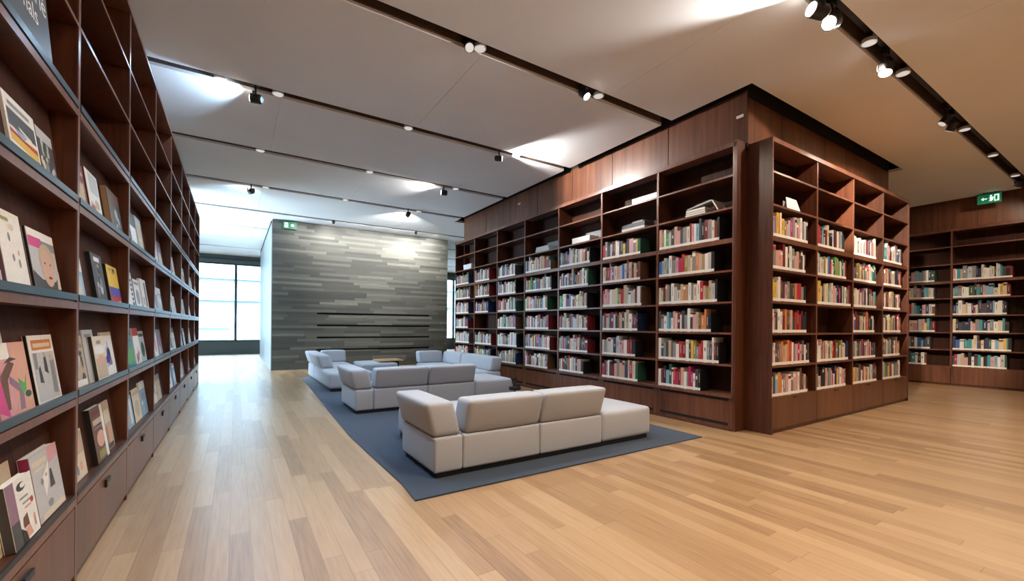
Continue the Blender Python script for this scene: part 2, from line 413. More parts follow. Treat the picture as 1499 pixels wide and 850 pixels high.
def bay(kind, a, W, label, group, depth=0.33, grille=True, handle=False, endL=0, endR=0):
    T = frame_tf(kind, a)
    o = empty('bookcase', T(W / 2, depth / 2, 0), label, 'bookcase', group)
    o.location = (0, 0, 0)
    def part(name, boxes, parent=o):
        mb = MB()
        for b in boxes: lbox(mb, T, *b)
        return mb.build(name, parent)
    s = 0.016
    part('side_panel', [(0.0005, s, 0.006, depth, 0.40, 3.445, 'walnut'), (0.0005, s, 0, .006, 0.40, 3.445, 'walnut_edge')])
    part('side_panel', [(W - s, W - .0005, 0.006, depth, 0.40, 3.445, 'walnut'), (W - s, W - .0005, 0, .006, 0.40, 3.445, 'walnut_edge')])
    part('back_panel', [(s, W - s, depth - .012, depth, 0.43, 3.445, 'walnut_back')])
    part('top_panel', [(0.0005, W - .0005, -.012, depth, 3.4455, 3.50, 'walnut_edge')])
    for i, z in enumerate(LZ[1:-1]):
        h = 0.045 if i == 4 else 0.012
        part('shelf', [(s + .0005, W - s - .0005, 0.004, depth - .013, z - h, z + .012, 'walnut'), (s + .0005, W - s - .0005, -.001, .004, z - h, z + .012, 'walnut_edge')])
    if grille:
        b = part('base_panel', [(0.0005, W - .0005, 0.012, depth, 0.02, 0.395, 'walnut_panel'), (0.0005, W - .0005, -.012, depth, 0.395, 0.4295, 'walnut_edge'), (0.0005, W - .0005, -.012, depth, 0.0, 0.0195, 'walnut')])
        part('air_slot', [(.06, W - .06, 0.0095, .0115, 0.355, 0.385, 'dark_gap')], b)
        part('air_slot', [(.06, W - .06, 0.0095, .0115, 0.055, 0.090, 'dark_gap')], b)
    else:
        part('plinth', [(0.0005, W - .0005, 0.012, depth, 0.0, 0.045, 'walnut')])
        b = part('base_panel', [(0.004, W - .004, -.006, depth, 0.05, 0.4295, 'drawer_face' if handle else 'walnut_panel')])
        if handle: part('handle', [(W / 2 - .05, W / 2 + .05, -.014, -.0065, 0.392, 0.410, 'black')], b)
    return o

LB_W, LB_0 = 1.12, 2.96
NTH = ['nearest', 'second nearest', 'third', 'fourth', 'fifth', 'sixth', 'farthest']
for k in range(7):
    bay('long', LB_0 + LB_W * (k + 1), LB_W, f'dark walnut bookcase, {NTH[k]} bay of the long shelf wall behind the sofas', 'bays of the long shelf wall')
# end panel of the long shelf wall
tag(MB().box(5.065, 5.288, 2.925, 2.9595, 0, 3.50, 'walnut').box(5.06, 5.288, 2.92, 2.9595, 3.5005, 3.515, 'walnut_edge').build('end_panel_board'),
    'tall walnut board closing the near end of the long shelf wall', 'panel')
FB_W, FB_0 = 1.148, 5.318
FN = ['leftmost', 'second', 'third', 'rightmost']
for k in range(4):
    bay('front', FB_0 + FB_W * k, FB_W, f'walnut bookcase, {FN[k]} of the four bays on the short side facing the open floor', 'bays of the short shelf side', depth=0.32, grille=False, handle=True)
tag(MB().box(5.292, 5.3175, 2.627, 2.957, 0.43, 3.50, 'walnut').box(5.2915, 5.3175, 2.617, 2.957, 0, 0.43, 'walnut').build('end_panel_board'),
    'reddish walnut side board at the corner of the short shelf side', 'panel')
tag(MB().box(9.9105, 9.935, 2.627, 2.957, 0, 3.50, 'walnut').build('end_panel_board'),
    'narrow walnut board closing the right end of the short shelf side', 'panel')
BN = ['partly hidden bay left of the wide one', 'wide bay in plain view at the right edge', 'bay cut off by the right edge', 'bay hidden behind the projecting shelves']
for j, yl in enumerate((4.00, 2.85, 1.70)):
    bay('back', yl, 1.15, f'dark walnut bookcase under the right wall, {BN[j]}', 'bays along the right wall', depth=0.34, grille=False)

# ------------------------------------------------------------------ upright books
def book_boxes(T, u0, u1, h, dpt, z, col, style, lbl_h):
    """cover / pages / label mesh builders of one upright book whose spine faces the front"""
    c = MB(); cm = 'bk_' + col
    f = 0.012                                                      # spine set back a little from the shelf edge
    t = 0.0022
    lbox(c, T, u0, u1, f, f + 0.004, z, z + h, cm)
    lbox(c, T, u0, u0 + t, f + .004, f + dpt, z, z + h, cm); lbox(c, T, u1 - t, u1, f + .004, f + dpt, z, z + h, cm)
    w = u1 - u0
    if style == 1:   # title bar down the spine
        tc = 'bk_' + (R.choice(['white', 'cream', 'beige', 'pale grey']) if sum(PAL[col]) < 0.9 else R.choice(['grey', 'brown', 'dark red', 'charcoal', 'navy']))
        lbox(c, T, u0 + w * .42, u1 - w * .42, f - .0006, f, z + h * .40, z + h * .84, tc)
    elif style == 2: # two-tone head band
        tc = 'bk_' + R.choice(['white', 'black', 'red', 'cream', 'grey', 'dark red'])
        lbox(c, T, u0 + .001, u1 - .001, f - .0006, f, z + h * .78, z + h * .92, tc)
    elif style == 3: # short block title
        tc = 'bk_' + (R.choice(['white', 'cream', 'beige']) if sum(PAL[col]) < 0.9 else R.choice(['grey', 'red', 'tan', 'mauve']))
        lbox(c, T, u0 + w * .3, u1 - w * .3, f - .0006, f, z + h * .52, z + h * .68, tc)
    p = MB(); lbox(p, T, u0 + t + .0003, u1 - t - .0003, f + .0045, f + dpt - .004, z + .004, z + h - .004, 'pages')
    l = MB(); lbox(l, T, u0 + .0006, u1 - .0006, f - .0016, f - .0008, z + .006, z + lbl_h, 'label')
    return c, p, l

def row_fill(W, fill, tmean, cols=None, pal=WEIGHTED):
    """list of (u0, u1, height, depth, colour)"""
    out = []; u = 0.024; end = 0.02 + (W - .04) * fill; i = 0
    while True:
        t = max(0.014, R.gauss(tmean, tmean * .32))
        if cols and i < len(cols): t = max(0.024, R.gauss(tmean, tmean * .2))
        if u + t > end: break
        col = cols[i] if cols and i < len(cols) else R.choice(pal)
        h = min(0.325, max(0.185, R.gauss(0.255, 0.030)))
        out.append((u, u + t - .0008, h, R.uniform(.17, .235), col)); u += t; i += 1
    if out and not cols: out[-1] = out[-1][:4] + (R.choice(['black', 'charcoal', 'black', 'dark red', 'navy', 'brown', 'dark green']),)
    elif out: out[-1] = out[-1][:4] + ('black' if out[-1][4] not in ('dark red', 'orange', 'charcoal') else out[-1][4],)
    return out

stuff = MB()
count = {'book': 0}
def shelf_books(kind, a, W, fills, tmean, bayname, single, cols=None, pal=WEIGHTED, group=''):
    T = frame_tf(kind, a)
    for r in range(6):
        if fills[r] <= 0: continue
        z = (LZ[5 - r] + .0125) if r < 5 else 0.4305
        books = row_fill(W, fills[r], tmean, cols[r] if cols else None, pal)
        for i, (u0, u1, h, dp, col) in enumerate(books):
            st_ = R.choice([0, 0, 0, 1, 1, 2, 3])
            c, p, l = book_boxes(T, u0, u1, h, dp, z, col, st_, 0.040)
            if single:
                o = c.build('book')
                tag(o, f'{col} book, {ORD[i]} from left in {ROWN[r]} book row, {bayname}', 'book', group)
                p.build('pages', o); l.build('spine_label', o)
                count['book'] += 1
            else:
                for q in (c, p, l):
                    base = len(stuff.v); stuff.v.extend(q.v)
                    for f, mi, sm in zip(q.f, q.m, q.smooth):
                        stuff.f.append(tuple(base + k for k in f)); stuff.m.append(stuff.mi(q.mats[mi])); stuff.smooth.append(sm)
S = lambda s: [x.strip() for x in s.split(',')]
cols_long0 = [
    S('salmon,olive,white,green,pale grey,charcoal,salmon,pink,charcoal,grey,cream,dark red,pink,white,light blue,charcoal,black,dark red,grey,cream,dark red,pink,charcoal,grey'),
    S('blue,light blue,beige,teal,white,grey,pink,crimson,red,olive,beige,cream,grey,orange,beige,tan,white,pale grey,cream,charcoal,beige,cream,salmon,black'),
    S('cream,beige,charcoal,orange,grey,charcoal,white,pale grey,cream,beige,orange,tan,white,grey,cream,white,red,pink,olive,beige,pale grey,salmon'),
    S('charcoal,grey,white,light blue,teal,white,pink,cream,dark red,white,charcoal,grey,white,charcoal,pink,beige,brown,orange,orange,charcoal'),
    S('white,charcoal,grey,charcoal,beige,brown,grey,white,red,dark red,white,charcoal,yellow,olive,grey,red,red,white,grey,charcoal,white,dark red'),
    S('white,dark red,black,light blue,dark green,white,red,crimson,dark red,salmon,white,grey,crimson,crimson,white,charcoal,red,orange,light blue'),
]
cols_front0 = [
    S('lilac,mauve,yellow,orange,white,yellow,olive,pink,lilac,crimson,grey,cream,mauve,pink,white,mauve,pale grey'),
    S('charcoal,grey,salmon,pink,salmon,dark red,white,charcoal,white,grey,pink,beige,dark red,charcoal,white'),
    S('yellow,yellow,cream,white,dark red,charcoal,pink,grey,charcoal,charcoal,orange,crimson,red,grey,white'),
    S('white,pink,charcoal,white,white,dark red,orange,charcoal,grey,salmon,dark green,red,dark red,red,black'),
    S('lilac,white,brown,brown,grey,orange,beige,salmon,orange,red,white,grey,pink,crimson,pink,charcoal,white'),
    S('cream,charcoal,light blue,orange,orange,white,grey,pink,white,mauve,beige,pink,white,brown,charcoal,salmon'),
]
G1 = 'upright library books on the long shelf wall'
G2 = 'upright library books on the short shelf side'
shelf_books('long', LB_0 + LB_W, LB_W, [.86, .82, .83, .75, .85, .63], 0.0415, 'nearest bay of long wall', True, cols_long0, group=G1)
shelf_books('long', LB_0 + 2 * LB_W, LB_W, [.74, .73, .78, .70, .66, .72], 0.0435, 'second bay of long wall', True, group=G1)
shelf_books('front', FB_0, FB_W, [.80, .78, .80, .84, .90, .84], .053, 'corner bay of short side', True, cols_front0, group=G2)
shelf_books('front', FB_0 + FB_W, FB_W, [.78, .84, .97, 0, .93, .84], .043, '', False)
shelf_books('front', FB_0 + 2 * FB_W, FB_W, [.80, .80, .82, .78, .80, .84], .043, '', False)
T_ = cols_front4 = [S('teal,teal,teal,light blue,pale grey,pink,crimson,black,black,cream,cream')] + [None] * 5
shelf_books('front', FB_0 + 3 * FB_W, FB_W, [.78, .76, .76, .76, .74, .76], .043, '', False, T_)
fl = [[.76, .74, .72, .74, .72, .66], [.80, .82, .72, .74, .78, .72], [.68, .72, .72, .72, .76, .72], [.70, .68, .66, 0, .82, .78], [.72, .78, .74, .72, .76, .74]]
for k in range(2, 7):
    shelf_books('long', LB_0 + (k + 1) * LB_W, LB_W, fl[k - 2], .038, '', False)
shelf_books('back', 4.00, 1.15, [.78, .80, .80, .80, .72, .66], .046, '', False, pal=COOL)
shelf_books('back', 2.85, 1.15, [.82, .80, .76, .76, .80, .76], .046, '', False, pal=COOL)
shelf_books('back', 1.70, 1.15, [.80, .80, .76, .76, .80, .76], .046, '', False, pal=COOL)
so = stuff.build('library_books'); so['kind'] = 'stuff'
tag(so, 'many small upright library books filling the farther bays of all the shelves', 'books')

# books and boxes lying on the empty upper shelves
def lying(name, kind, a, u0, u1, d0, d1, z, layers, label, cat='book', grp=None):
    T = frame_tf(kind, a); first = None
    for i, (h, col, ins) in enumerate(layers):
        mb = MB()
        lbox(mb, T, u0 + ins, u1 - ins, d0, d1, z, z + .003, 'bk_' + col); lbox(mb, T, u0 + ins, u1 - ins, d0, d1, z + h - .003, z + h, 'bk_' + col)
        lbox(mb, T, u0 + ins, u1 - ins, d1 - .003, d1, z + .003, z + h - .003, 'bk_' + col)
        if name == 'storage_box':
            lbox(mb, T, u0 + ins, u1 - ins, d0, d0 + .003, z + .003, z + h - .003, 'bk_' + col); lbox(mb, T, u0 + ins, u0 + ins + .003, d0 + .003, d1 - .003, z + .003, z + h - .003, 'bk_' + col); lbox(mb, T, u1 - ins - .003, u1 - ins, d0 + .003, d1 - .003, z + .003, z + h - .003, 'bk_' + col)
            lid = MB(); lbox(lid, T, u0 + ins - .002, u1 - ins + .002, d0 - .002, d0 - .0003, z + h * .72, z + h - .001, 'bk_' + ('charcoal' if col != 'charcoal' else 'pale grey') if h < .04 else 'bk_' + col)
            o = mb.build(name); lid.build('lid_edge', o); tag(o, label[i], cat, grp); z += h + .0006; continue
        o = mb.build(name); pg = MB(); lbox(pg, T, u0 + ins + .003, u1 - ins - .003, d0 + .003, d1 - .0035, z + .0033, z + h - .0033, 'paper' if col != 'black' else 'pages'); pg.build('pages', o)
        tag(o, label[i], cat, grp); z += h + .0006
Z7, Z8 = LZ[6] + .0125, LZ[7] + .0125
b0 = LB_0 + LB_W
lying('book', 'long', b0, .42, .72, .04, .25, Z7, [(.030, 'white', 0), (.034, 'black', .006), (.030, 'cream', .01)],
      ['white book lying flat, lowest of the small pile on the near upper shelf', 'black book lying flat, middle of the small pile on the near upper shelf', 'cream book lying flat, third up in the small pile on the near upper shelf'], grp='pile on the near upper shelf')
# open book standing as a tent on that pile
tb = MB(); T = frame_tf('long', b0)
def slab(p, q, th, mat, d0=.05, d1=.26):
    (ua, za), (ub, zb) = p, q
    n = Vector((-(zb - za), ub - ua)).normalized() * th
    P = [(ua, za), (ub, zb), (ub + n.x, zb + n.y), (ua + n.x, za + n.y)]
    vs = [T(u, d0, z) for u, z in P] + [T(u, d1, z) for u, z in P]
    tb.add(vs, [(0, 1, 2, 3), (7, 6, 5, 4), (0, 4, 5, 1), (1, 5, 6, 2), (2, 6, 7, 3), (3, 7, 4, 0)], mat)
slab((.44, Z7 + .100), (.80, Z7 + .150), .016, 'bk_pale grey'); slab((.80, Z7 + .150), (.885, Z7 + .002), .016, 'bk_white'); slab((.56, Z7 + .136), (.78, Z7 + .163), .012, 'bk_black')
tag(tb.build('open_book'), 'open book with pale pages propped like a tent over the small pile', 'book')
lying('storage_box', 'long', LB_0 + 2 * LB_W, .62, 1.08, .03, .27, Z8, [(.085, 'pale grey', 0)], ['long pale grey box lying on the uppermost shelf, second bay'], 'box')
lying('storage_box', 'long', LB_0 + 2 * LB_W, .42, .86, .03, .25, Z7, [(.045, 'pale grey', 0), (.062, 'charcoal', .0)], ['pale flat box under a dark one, second bay upper shelf', 'dark grey box on a pale one, second bay upper shelf'], 'box')
lying('storage_box', 'long', LB_0 + 2 * LB_W, .60, .80, .06, .22, Z7 + .109, [(.035, 'grey', 0)], ['small grey box on top of the dark box, second bay'], 'box')
lying('storage_box', 'long', LB_0 + 3 * LB_W, .36, .82, .02, .22, Z7, [(.10, 'white', 0)], ['bright white box lying on the upper shelf, third bay'], 'box')
lying('storage_box', 'long', LB_0 + 3 * LB_W, .50, 1.06, .225, .30, Z7, [(.20, 'grey', 0)], ['grey upright file box behind the white box, third bay'], 'box')
lying('storage_box', 'long', LB_0 + 4 * LB_W, .36, .80, .02, .20, Z7, [(.052, 'pale grey', 0), (.052, 'pale grey', .02)], ['pale grey flat box, lower of two, fourth bay upper shelf', 'pale grey flat box, upper of two, fourth bay upper shelf'], 'box')
lying('storage_box', 'long', LB_0 + 4 * LB_W, .52, 1.06, .205, .29, Z7, [(.20, 'grey', 0)], ['grey upright file box behind two flat boxes, fourth bay'], 'box')
lying('storage_box', 'long', LB_0 + 7 * LB_W, .46, .90, .02, .22, Z7, [(.13, 'white', 0)], ['white box on the upper shelf of the farthest bay'], 'box')
# white notice card on the short side
T = frame_tf('front', FB_0); nb = MB()
def card(u0, u1, z0, zt, d0, d1, sk):
    nb.add([T(u0, d0, z0), T(u1, d0, z0), T(u1 - .02 + sk, d1, zt), T(u0 + .06 + sk, d1, zt), T(u0, d0 + .008, z0), T(u1, d0 + .008, z0), T(u1 - .02 + sk, d1 + .008, zt), T(u0 + .06 + sk, d1 + .008, zt)],
           [(0, 1, 2, 3), (7, 6, 5, 4), (4, 5, 1, 0), (5, 6, 2, 1), (6, 7, 3, 2), (7, 4, 0, 3)], 'paper')
card(.42, .76, Z7, Z7 + .17, .03, .075, 0)
for k in range(4):
    f0 = .25 + k * .15; f1 = f0 + .05
    q = lambda uu, f: T(uu, .0285 + .045 * f, Z7 + .17 * f)
    nb.add([q(.50, f0), q(.68 + .02 * (k % 2), f0), q(.68 + .02 * (k % 2), f1), q(.50, f1)], [(0, 1, 2, 3)], 'bk_pale grey')
no = nb.build('notice_card'); tag(no, 'white notice card leaning on the upper shelf of the corner bay', 'sign')
sp = MB(); lbox(sp, T, .44, .74, .09, .10, Z7, Z7 + .12, 'paper'); sp.build('back_stay', no)

# ------------------------------------------------------------------ left display shelving
DZ = [0.42, 0.90, 1.36, 1.83, 2.28, 2.68, 3.06]     # ledge tops
LW, L0 = 1.18, 1.696
DEP = 0.21
LEAN = math.radians(8); REST_D = 0.048; LIFT = 0.010
def left_bay(k, label):
    a = L0 + LW * k; T = frame_tf('left', a)
    o = empty('display_bookcase', (0, 0, 0), label, 'bookcase', 'bays of the left display wall')
    def part(name, boxes, parent=o):
        mb = MB()
        for b in boxes: lbox(mb, T, *b)
        return mb.build(name, parent)
    s = 0.016; W = LW
    part('side_panel', [(.0005, s, .006, DEP, 0.0, 3.44, 'walnut'), (.0005, s, 0, .006, 0.0, 3.44, 'walnut_edge')])
    part('side_panel', [(W - s, W - .0005, .006, DEP, 0.0, 3.44, 'walnut'), (W - s, W - .0005, 0, .006, 0.0, 3.44, 'walnut_edge')])
    part('back_panel', [(s + .0005, W - s - .0005, DEP - .012, DEP, 0.02, 3.44, 'walnut_back')])
    part('top_panel', [(.0005, W - .0005, -.006, DEP, 3.4405, 3.47, 'walnut_edge')])
    for z in DZ[5:]:
        part('shelf', [(s + .0005, W - s - .0005, .005, DEP - .013, z - .018, z, 'walnut'), (s + .0005, W - s - .0005, 0, .005, z - .018, z, 'walnut_edge')])
    for i, z in enumerate(DZ[:5]):
        sh = part('shelf', [(s + .0005, W - s - .0005, .0065, DEP - .013, z - .045, z + LIFT, 'walnut'), (s + .0005, W - s - .0005, -.001, .0064, z - .045, z - .012, 'walnut_edge')])
        if i: part('ledge_rail', [(s + .0005, W - s - .0005, -.004, .006, z - .004, z + .026, 'rail')], sh)
        else: part('ledge_rail', [(s + .0005, W - s - .0005, -.002, .006, z - .011, z + .012, 'black')], sh)
        if i < 4:   # slanted rest the magazines lean on
            mb = MB(); z1 = DZ[i + 1] - .047; hgt = z1 - (z + LIFT + .0005); off = math.tan(LEAN) * hgt
            d0 = REST_D
            P = [(d0, z + LIFT + .0005), (d0 + off, z1), (d0 + off + .008, z1), (d0 + .008, z + LIFT + .0005)]
            vs = [T(s + .001, d, zz) for d, zz in P] + [T(W - s - .001, d, zz) for d, zz in P]
            mb.add(vs, [(3, 2, 1, 0), (4, 5, 6, 7), (0, 1, 5, 4), (1, 2, 6, 5), (2, 3, 7, 6), (3, 0, 4, 7)], 'walnut_back')
            mb.build('display_rest', o)
    part('plinth', [(s + .0005, W - s - .0005, .014, DEP - .013, 0.0, 0.04, 'walnut')])
    dr = part('drawer', [(s + .004, W - s - .004, .001, DEP - .02, 0.045, 0.366, 'drawer_face')])
    part('handle', [(W / 2 - .045, W / 2 + .045, -.011, .0005, 0.305, 0.330, 'black'), (W / 2 - .045, W / 2 - .025, -.011, .0005, 0.285, 0.305, 'black')], dr)
    return o
LN = ['nearest', 'second nearest', 'third', 'fourth', 'fifth', 'sixth', 'seventh', 'farthest']
for k in range(8):
    left_bay(k, f'walnut display bookcase, {LN[k]} bay of the left wall, with slanted magazine shelves')
struct(MB().box(XL, -0.852, L0 - 2.4, 11.2, 0, 3.47, 'walnut_back').box(-0.851, -.64, L0 - 2.4, L0 - .002, 0, 3.47, 'walnut'), 'trim_2')
struct(MB().box(XL, -.637, 11.138, 11.165, 0, 3.47, 'walnut'), 'trim_3')

def magazine(y0, y1, row, h, th, base, art, label, spine=None, fwd=0.0, name='magazine', pages=True, lean=None):
    """front cover faces +x; u runs along +y, v up the cover. art: list of (u0,v0,u1,v1,colour) or ('oval',u,v,ru,rv,colour)"""
    w = y1 - y0
    mb = MB(); t = 0.002; cm = 'bk_' + base; sm = 'bk_' + (spine or base)
    mb.box(-t, 0, 0, w, 0, h, cm)
    if th > .006:
        mb.box(-th, -th + t, 0, w, 0, h, cm); mb.box(-th + t, -t, 0, t, 0, h, sm)
    lift = 0.0005
    for q in art:
        if q[0] == 'oval':
            _, u, v, ru, rv, c = q
            pts = [(lift, (u + ru * math.cos(a)) * w, (v + rv * math.sin(a)) * h) for a in [2 * math.pi * k / 20 for k in range(20)]]
            mb.add(pts, [tuple(range(20))], 'bk_' + c)
        elif q[0] == 'poly':
            mb.add([(lift, u * w, v * h) for u, v in q[1]], [tuple(range(len(q[1])))], 'bk_' + q[2])
        else:
            u0, v0, u1, v1, c = q
            mb.add([(lift, u0 * w, v0 * h), (lift, u1 * w, v0 * h), (lift, u1 * w, v1 * h), (lift, u0 * w, v1 * h)], [(0, 1, 2, 3)], 'bk_' + c)
        lift += 0.00008
    z = DZ[row] + LIFT + .0008
    o = mb.build(name)
    tag(o, label, 'magazine' if name == 'magazine' else 'book', 'face-out titles on the left display wall')
    if th > .006 and pages:
        MB().box(-th + t + .0003, -t - .0003, t + .0003, w - .003, .003, h - .003, 'paper').build('pages', o)
    elif th <= .006:
        MB().box(-th, -t - .0003, .002, w - .002, .002, h - .002, 'paper').build('pages', o)
    ln = LEAN if lean is None else lean
    # back of the book touches the rest (bottom of rest at d=.044 behind the front plane)
    x = -0.637 - REST_D + (th + .0012) / math.cos(ln) + fwd
    o.rotation_euler = (0, -ln, 0); o.location = (x, y0, z + .0008 + th * math.sin(ln))
    return o
def lines(n, u0, u1, v0, v1, c, rnd):
    out = []
    for k in range(n):
        v = v1 - (v1 - v0) * (k + .5) / n
        out.append((u0, v, u0 + (u1 - u0) * rnd.uniform(.5, 1), v + (v1 - v0) / n * .45, c))
    return out
def blobs(n, u0, u1, v0, v1, cs, rnd, s=.12):
    out = []
    for k in range(n):
        u, v = rnd.uniform(u0, u1), rnd.uniform(v0, v1)
        out.append(('oval', u, v, min(s * rnd.uniform(.4, 1), u, 1 - u), min(s * rnd.uniform(.3, 1), v, 1 - v), rnd.choice(cs)))
    return out
# --- nearest bay, as photographed
mg = magazine
dk = mg(2.13, 2.585, 4, .36, .012, 'charcoal', [(.0, .0, 1, 1, 'charcoal')], 'dark grey volume with large white lettering at the top left of the left shelves', fwd=.021, lean=math.radians(5))
def lettering(txt, parent, u, v, size, w):
    cu = bpy.data.curves.new('txt', 'FONT'); cu.body = txt; cu.size = size; cu.align_x = 'RIGHT'
    ob = bpy.data.objects.new('txt', cu); COL.objects.link(ob)
    bpy.context.view_layer.update()
    me = bpy.data.meshes.new_from_object(ob); bpy.data.objects.remove(ob)
    # text plane xy -> cover plane yz
    me.transform(Matrix(((0, 0, 1, .0012), (1, 0, 0, u), (0, 1, 0, v), (0, 0, 0, 1))))
    me.materials.clear(); me.materials.append(M['paper'])
    o = bpy.data.objects.new('cover_lettering', me); COL.objects.link(o); o.parent = parent
    return o
lettering('okrié', dk, .435, .215, .115, .4); lettering('urnals', dk, .325, .125, .100, .4)
rr = random.Random(5)
mg(2.05, 2.20, 3, .23, .006, 'pale grey', [(0, .1, 1, .4, 'white')], 'pale thin magazine cut off by the left picture edge on the upper display shelf')
mg(2.276, 2.570, 3, .245, .010, 'white',
   [(.06, .10, .94, .78, 'charcoal'), (.06, .10, .94, .52, 'white'), ('poly', [(.06, .30), (.94, .22), (.94, .46), (.06, .42)], 'yellow'), ('poly', [(.06, .42), (.94, .44), (.94, .36), (.5, .43), (.06, .48)], 'red'),
    ('poly', [(.2, .52), (.6, .50), (.5, .44), (.3, .45)], 'light blue'), ('poly', [(.35, .60), (.75, .54), (.8, .50), (.4, .55)], 'white'), (.06, .10, .94, .20, 'mauve'), ('poly', [(.6, .10), (.94, .10), (.94, .26), (.7, .2)], 'royal blue'), (.12, .84, .80, .90, 'grey')],
   'white framed cover with a yellow red and black picture, upper left')
mg(2.585, 2.775, 3, .235, .008, 'charcoal', [(0, .80, 1, 1, 'pale grey')] + blobs(22, .15, .85, .08, .75, ['grey', 'cream', 'dark green', 'pale grey', 'brown'], rr, .13),
   'dark photographic magazine with a pale head strip beside the yellow and black cover')
mg(2.02, 2.215, 2, .27, .006, 'charcoal', blobs(16, .2, .85, .1, .9, ['mauve', 'black', 'pink', 'grey'], rr, .12) + [(0, 0, 1, .22, 'pale grey')], 'dark mauve dotted magazine at the left picture edge, middle shelf')
mg(2.225, 2.43, 2, .285, .016, 'white', [(.1, .86, .5, .91, 'olive')] + [('oval', .4, .66, .05, .06, 'grey'), ('oval', .45, .40, .05, .05, 'grey'), ('oval', .68, .34, .05, .06, 'grey'), ('oval', .7, .48, .04, .04, 'pink'), ('oval', .55, .8, .12, .05, 'cream')],
   'white magazine with sparse small grey marks on the middle shelf', spine='mauve')
mg(2.50, 2.80, 2, .265, .012, 'pale grey',
   [(0, .86, 1, 1, 'white'), (.02, .72, .48, .88, 'magenta'), (.45, .72, .98, .86, 'grey'), ('poly', [(0, 0), (1, 0), (1, .34), (.82, .22), (.3, .22), (0, .34)], 'charcoal'),
    ('oval', .60, .55, .30, .27, 'beige'), ('oval', .58, .42, .235, .30, 'skin'), ('oval', .49, .50, .04, .018, 'brown'), ('oval', .70, .49, .04, .018, 'brown'), ('oval', .62, .27, .075, .022, 'dark red'), ('poly', [(.60, .46), (.66, .38), (.58, .37)], 'salmon'), ('poly', [(.86, .10), (1, .10), (1, .42), (.9, .30)], 'cream')],
   'portrait cover with a pale face and a pink title block', spine='black')
mg(2.06, 2.33, 1, .305, .006, 'grey', [(0, .7, 1, 1, 'pale grey')], 'grey magazine standing half hidden behind the pink cover')
mg(2.17, 2.465, 1, .265, .010, 'pink', [(.0, .78, .5, 1, 'white'), ('poly', [(0, .1), (.25, 0), (.2, .7), (0, .85)], 'magenta'), ('poly', [(.5, .0), (1, 0), (1, 1), (.55, 1)], 'salmon'),
   ('poly', [(.15, .55), (.45, .75), (.6, .7), (.35, .5), (.3, .1), (.22, .1)], 'brown'), ('poly', [(.4, .55), (.75, .35), (.7, .05), (.55, .05), (.6, .3), (.38, .45)], 'mauve'), ('poly', [(.62, .5), (.8, .4), (.9, .55), (.82, .3), (.7, .25)], 'green'), ('poly', [(.3, .72), (.5, .80), (.7, .76), (.5, .74)], 'charcoal'), ('oval', .86, .24, .1, .05, 'dark green')],
   'pink and salmon cover with tangled dark drawing, third display shelf down', fwd=.009)
mg(2.525, 2.80, 1, .285, .014, 'white', [(.10, .78, .9, .93, 'orange'), (.16, .82, .84, .88, 'cream'), (.05, .02, .95, .74, 'pale grey'), ('poly', [(.1, .5), (.22, .5), (.24, .74), (.1, .74)], 'grey'), ('poly', [(.2, .3), (.35, .28), (.3, .55), (.22, .5)], 'charcoal'), ('poly', [(.45, .45), (.6, .4), (.58, .68), (.48, .66)], 'charcoal'),
   ('poly', [(.68, .1), (.88, .08), (.9, .6), (.72, .64)], 'grey'), ('oval', .78, .64, .07, .05, 'beige'), ('oval', .52, .70, .05, .04, 'beige')], 'white cover with orange title and grey standing figures', spine='black')
mg(2.09, 2.40, 0, .30, .006, 'beige', [(.1, .1, .9, .5, 'cream')], 'plain beige magazine behind the thick white paperback on the lowest shelf')
mg(2.228, 2.455, 0, .235, .030, 'white', [(0, 0, .30, 1, 'mauve'), (0, 0, .30, .4, 'charcoal'), ('oval', .55, .86, .17, .07, 'charcoal'), ('oval', .62, .87, .10, .04, 'white'), (.42, .66, .75, .69, 'grey'), (.5, .57, .9, .60, 'grey'), (.55, .49, .8, .52, 'pink'), ('oval', .86, .56, .06, .05, 'red'), ('poly', [(.4, .22), (.62, .22), (.6, .42), (.42, .38)], 'brown'), ('poly', [(.45, .05), (.7, .05), (.62, .22), (.44, .2)], 'salmon'), (.82, .12, .88, .32, 'salmon'), ('poly', [(.3, 0), (.5, 0), (.46, .15), (.3, .25)], 'black')],
   'thick white paperback with small black and red marks on the lowest shelf', spine='charcoal', fwd=.009)
mg(2.480, 2.78, 0, .275, .034, 'pale grey', [('poly', [(.6, .75), (1, .80), (1, 1), (.62, 1)], 'pink'), (.06, .82, .55, .9, 'cream'), (.06, .74, .45, .78, 'cream'), ('poly', [(.52, .38), (.72, .38), (.66, .66), (.6, .66)], 'charcoal'), ('poly', [(.3, .6), (.6, .8), (.5, .5), (.34, .3)], 'white'), ('oval', .28, .56, .05, .05, 'grey'), ('oval', .45, .18, .1, .06, 'grey'), ('oval', .45, .62, .04, .03, 'pink'), (.1, .02, .95, .1, 'cream')],
   'thick grey book with a crimson spine on the lowest shelf', spine='crimson')
# --- second bay
mg(3.02, 3.235, 3, .26, .008, 'tan', [(0, .62, 1, 1, 'dark red'), (0, .76, 1, .84, 'pink'), (.15, .04, .5, .55, 'cream'), (.55, .05, .9, .58, 'beige')], 'red headed golden cover, first on the upper display shelf of the second bay')
mg(3.29, 3.545, 3, .275, .012, 'white', [(.2, .55, .9, .95, 'pale grey'), ('poly', [(.1, .05), (.6, .05), (.5, .3), (.1, .35)], 'salmon'), (.1, .18, .4, .28, 'crimson'), ('oval', .65, .35, .2, .1, 'beige'), (.5, .03, .9, .12, 'tan')], 'white cover with small pink picture between gold and brown ones', spine='dark red')
mg(3.66, 3.99, 3, .27, .030, 'charcoal', [(.02, 0, .30, 1, 'brown'), (.3, .72, 1, 1, 'brown')] + blobs(9, .45, .9, .1, .6, ['pale grey', 'grey', 'dark green'], rr, .12), 'dark grey book with wide brown edge, last on the upper shelf, second bay', spine='tan')
